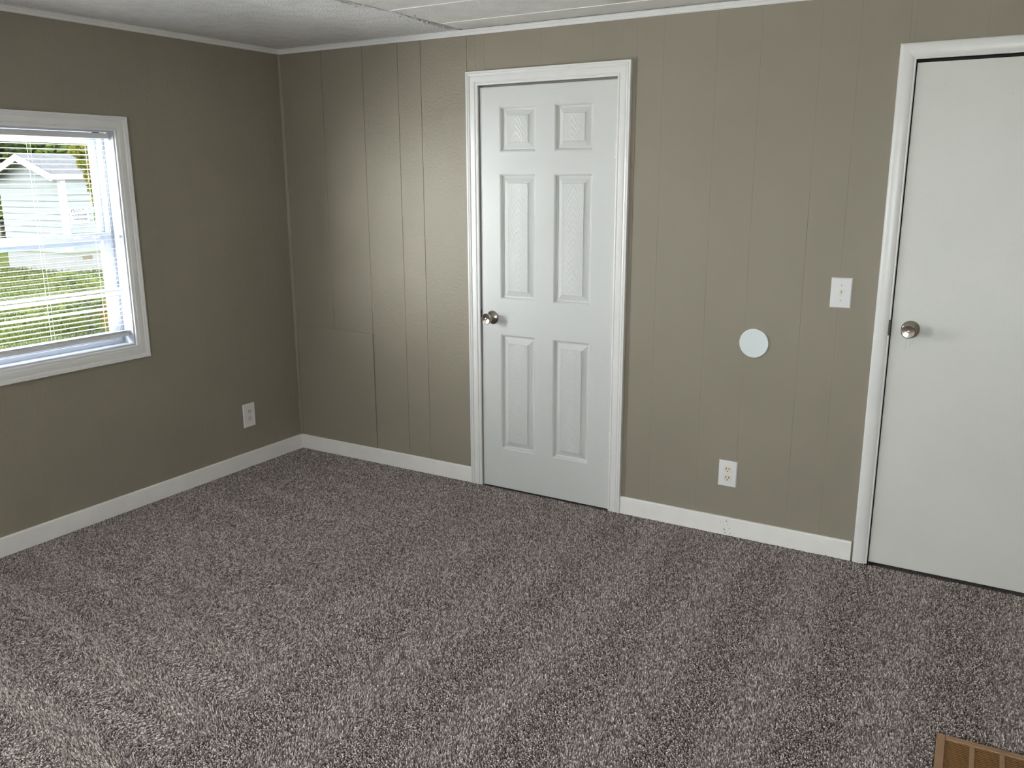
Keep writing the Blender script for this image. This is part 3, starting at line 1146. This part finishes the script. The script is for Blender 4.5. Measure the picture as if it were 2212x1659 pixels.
for s, x_e in ((1, HX + .07), (-1, HX - HW - .07)):
    ze = ZP - sl * abs(x_e - XM)
    MB().prism([(XM, HY - OV, ZP + .03), (x_e, HY - OV, ze + .03), (x_e, HY - OV, ze + .07), (XM, HY - OV, ZP + .07)],
               [(XM, HY + HL + .2, ZP + .03), (x_e, HY + HL + .2, ze + .03), (x_e, HY + HL + .2, ze + .07), (XM, HY + HL + .2, ZP + .07)]).build('roof_slope', M['roof'], house)
    MB().prism([(XM, HY - OV - .03, ZP - .11), (x_e, HY - OV - .03, ze - .11), (x_e, HY - OV - .03, ze + .055), (XM, HY - OV - .03, ZP + .055)],
               [(XM, HY - OV, ZP - .11), (x_e, HY - OV, ze - .11), (x_e, HY - OV, ze + .055), (XM, HY - OV, ZP + .055)]).build('rake_board', M['white_ext'], house)
    MB().prism([(XM, HY - OV, ZP - .02), (x_e, HY - OV, ze - .02), (x_e, HY - OV, ze + .02), (XM, HY - OV, ZP + .02)],
               [(XM, HY, ZP - .02), (x_e, HY, ze - .02), (x_e, HY, ze + .02), (XM, HY, ZP + .02)]).build('soffit', M['soffit'], house)
    MB().box(min(x_e, x_e + .02 * s), max(x_e, x_e + .02 * s), HY - OV, HY + HL, ze - .07, ze + .05).build('eave_board', M['white_ext'], house)


def foliage(centres, count, size, seed):
    """leaf clusters: flat leaves of two triangles scattered round the given lobes (x,y,z,rx,ry,rz)"""
    r = np.random.default_rng(seed)
    vs, fs = [], []
    for (cx, cy, cz, rx, ry, rz) in centres:
        d = r.normal(0, 1, (count, 3))
        d /= np.linalg.norm(d, axis=1)[:, None]
        rad = r.uniform(.45, 1.0, count) ** .5
        p = d * rad[:, None] * np.array([rx, ry, rz]) + np.array([cx, cy, cz])
        for q in p:
            u = r.normal(0, 1, 3); u /= np.linalg.norm(u)
            v = np.cross(u, r.normal(0, 1, 3)); v /= np.linalg.norm(v)
            s = size * r.uniform(.6, 1.3)
            o_ = len(vs)
            vs += [tuple(q - u * s), tuple(q + v * s * .45), tuple(q + u * s), tuple(q - v * s * .45)]
            fs.append((o_, o_ + 1, o_ + 2, o_ + 3))
    b = MB()
    b.v, b.f, b.mi = vs, fs, [0] * len(fs)
    return b


def tree(name, base, lobes, count, size, mat, label, cat, seed, trunk_r, trunk_h, group=None):
    root = empty(name, base)
    tag(root, label, cat, group)
    foliage(lobes, count, size, seed).build('foliage', mat, root, fix=False)['kind'] = 'stuff'
    MB().lathe([(trunk_r, 0), (trunk_r * .8, trunk_h * .5), (trunk_r * .5, trunk_h)], base, (0, 0, 1), 9).build('trunk', M['bark'], root, smooth=True)
    return root


names = ['leafy green tree farthest left behind the house', 'second leafy green tree from the left behind the house',
         'third leafy green tree from the left behind the house', 'leafy green tree behind the right end of the house roof',
         'leafy tree rising just right of the house roof behind the yellowing tree', 'rightmost leafy tree in the back row behind the house',
         'tall leafy tree in the second row showing left of the gable', 'tall leafy tree in the second row showing over the roof ridge',
         'tall leafy tree in the second row showing over the right of the roof']
spots = [(-27.6 + .8 * k, 10.0 + 2.3 * k) for k in range(6)] + [(-31.5 + .8 * k, 12.6 + 2.9 * k) for k in range(3)]
for k, (cx, cy) in enumerate(spots):
    far = k >= 6
    lb = [(cx + random.uniform(-.2, .2), cy + random.uniform(-.1, .1), zz, 1.1, 1.40 if far else 1.02, .9) for zz in (1.0, 1.8, 2.6, 3.4, 4.2, 5.2)]
    tree('leafy_tree', (cx, cy, GZ), lb, 1100, .21, M['leaf_dark'], names[k], 'tree', 100 + k, .16, 4.5, 'trees behind the house')
# yellowing tree in front of the house at the right edge of the pane
lb = [(-11.8, 7.05, 2.75, .55, .50, .35), (-12.0, 6.76, 2.32, .25, .24, .16), (-12.0, 6.73, 2.08, .22, .22, .15), (-12.0, 6.80, 1.84, .18, .17, .13),
      (-12.0, 6.86, 1.62, .14, .12, .13), (-12.0, 6.89, 1.40, .12, .09, .12), (-12.0, 6.94, 1.15, .12, .06, .14), (-12.0, 6.96, .85, .12, .06, .16), (-12.0, 7.2, 1.9, .3, .26, .6)]
tree('young_tree', (-12.0, 7.3, GZ), lb, 330, .060, M['leaf_yellow'], 'young tree with yellowing leaves beside the window frame', 'tree', 201, .05, 3.3)
lb = [(-8.4, 4.15, -.42, .42, .34, .28), (-8.3, 3.95, -.25, .35, .30, .28), (-8.3, 4.25, -.10, .36, .32, .28), (-8.6, 4.05, .02, .32, .24, .22), (-8.9, 3.75, -.30, .35, .30, .22)]
tree('garden_bush', (-8.35, 4.15, GZ), lb, 260, .050, M['leaf_bush'], 'round green garden bush standing on the lawn', 'bush', 301, .025, .5)
lb = [(-7.7, 4.05, -.42, .16, .13, .20), (-7.72, 4.10, -.20, .13, .10, .14)]
tree('orange_shrub', (-7.7, 4.08, GZ), lb, 170, .030, M['leaf_orange'], 'small orange leaved shrub beside the green bush', 'bush', 302, .012, .3)
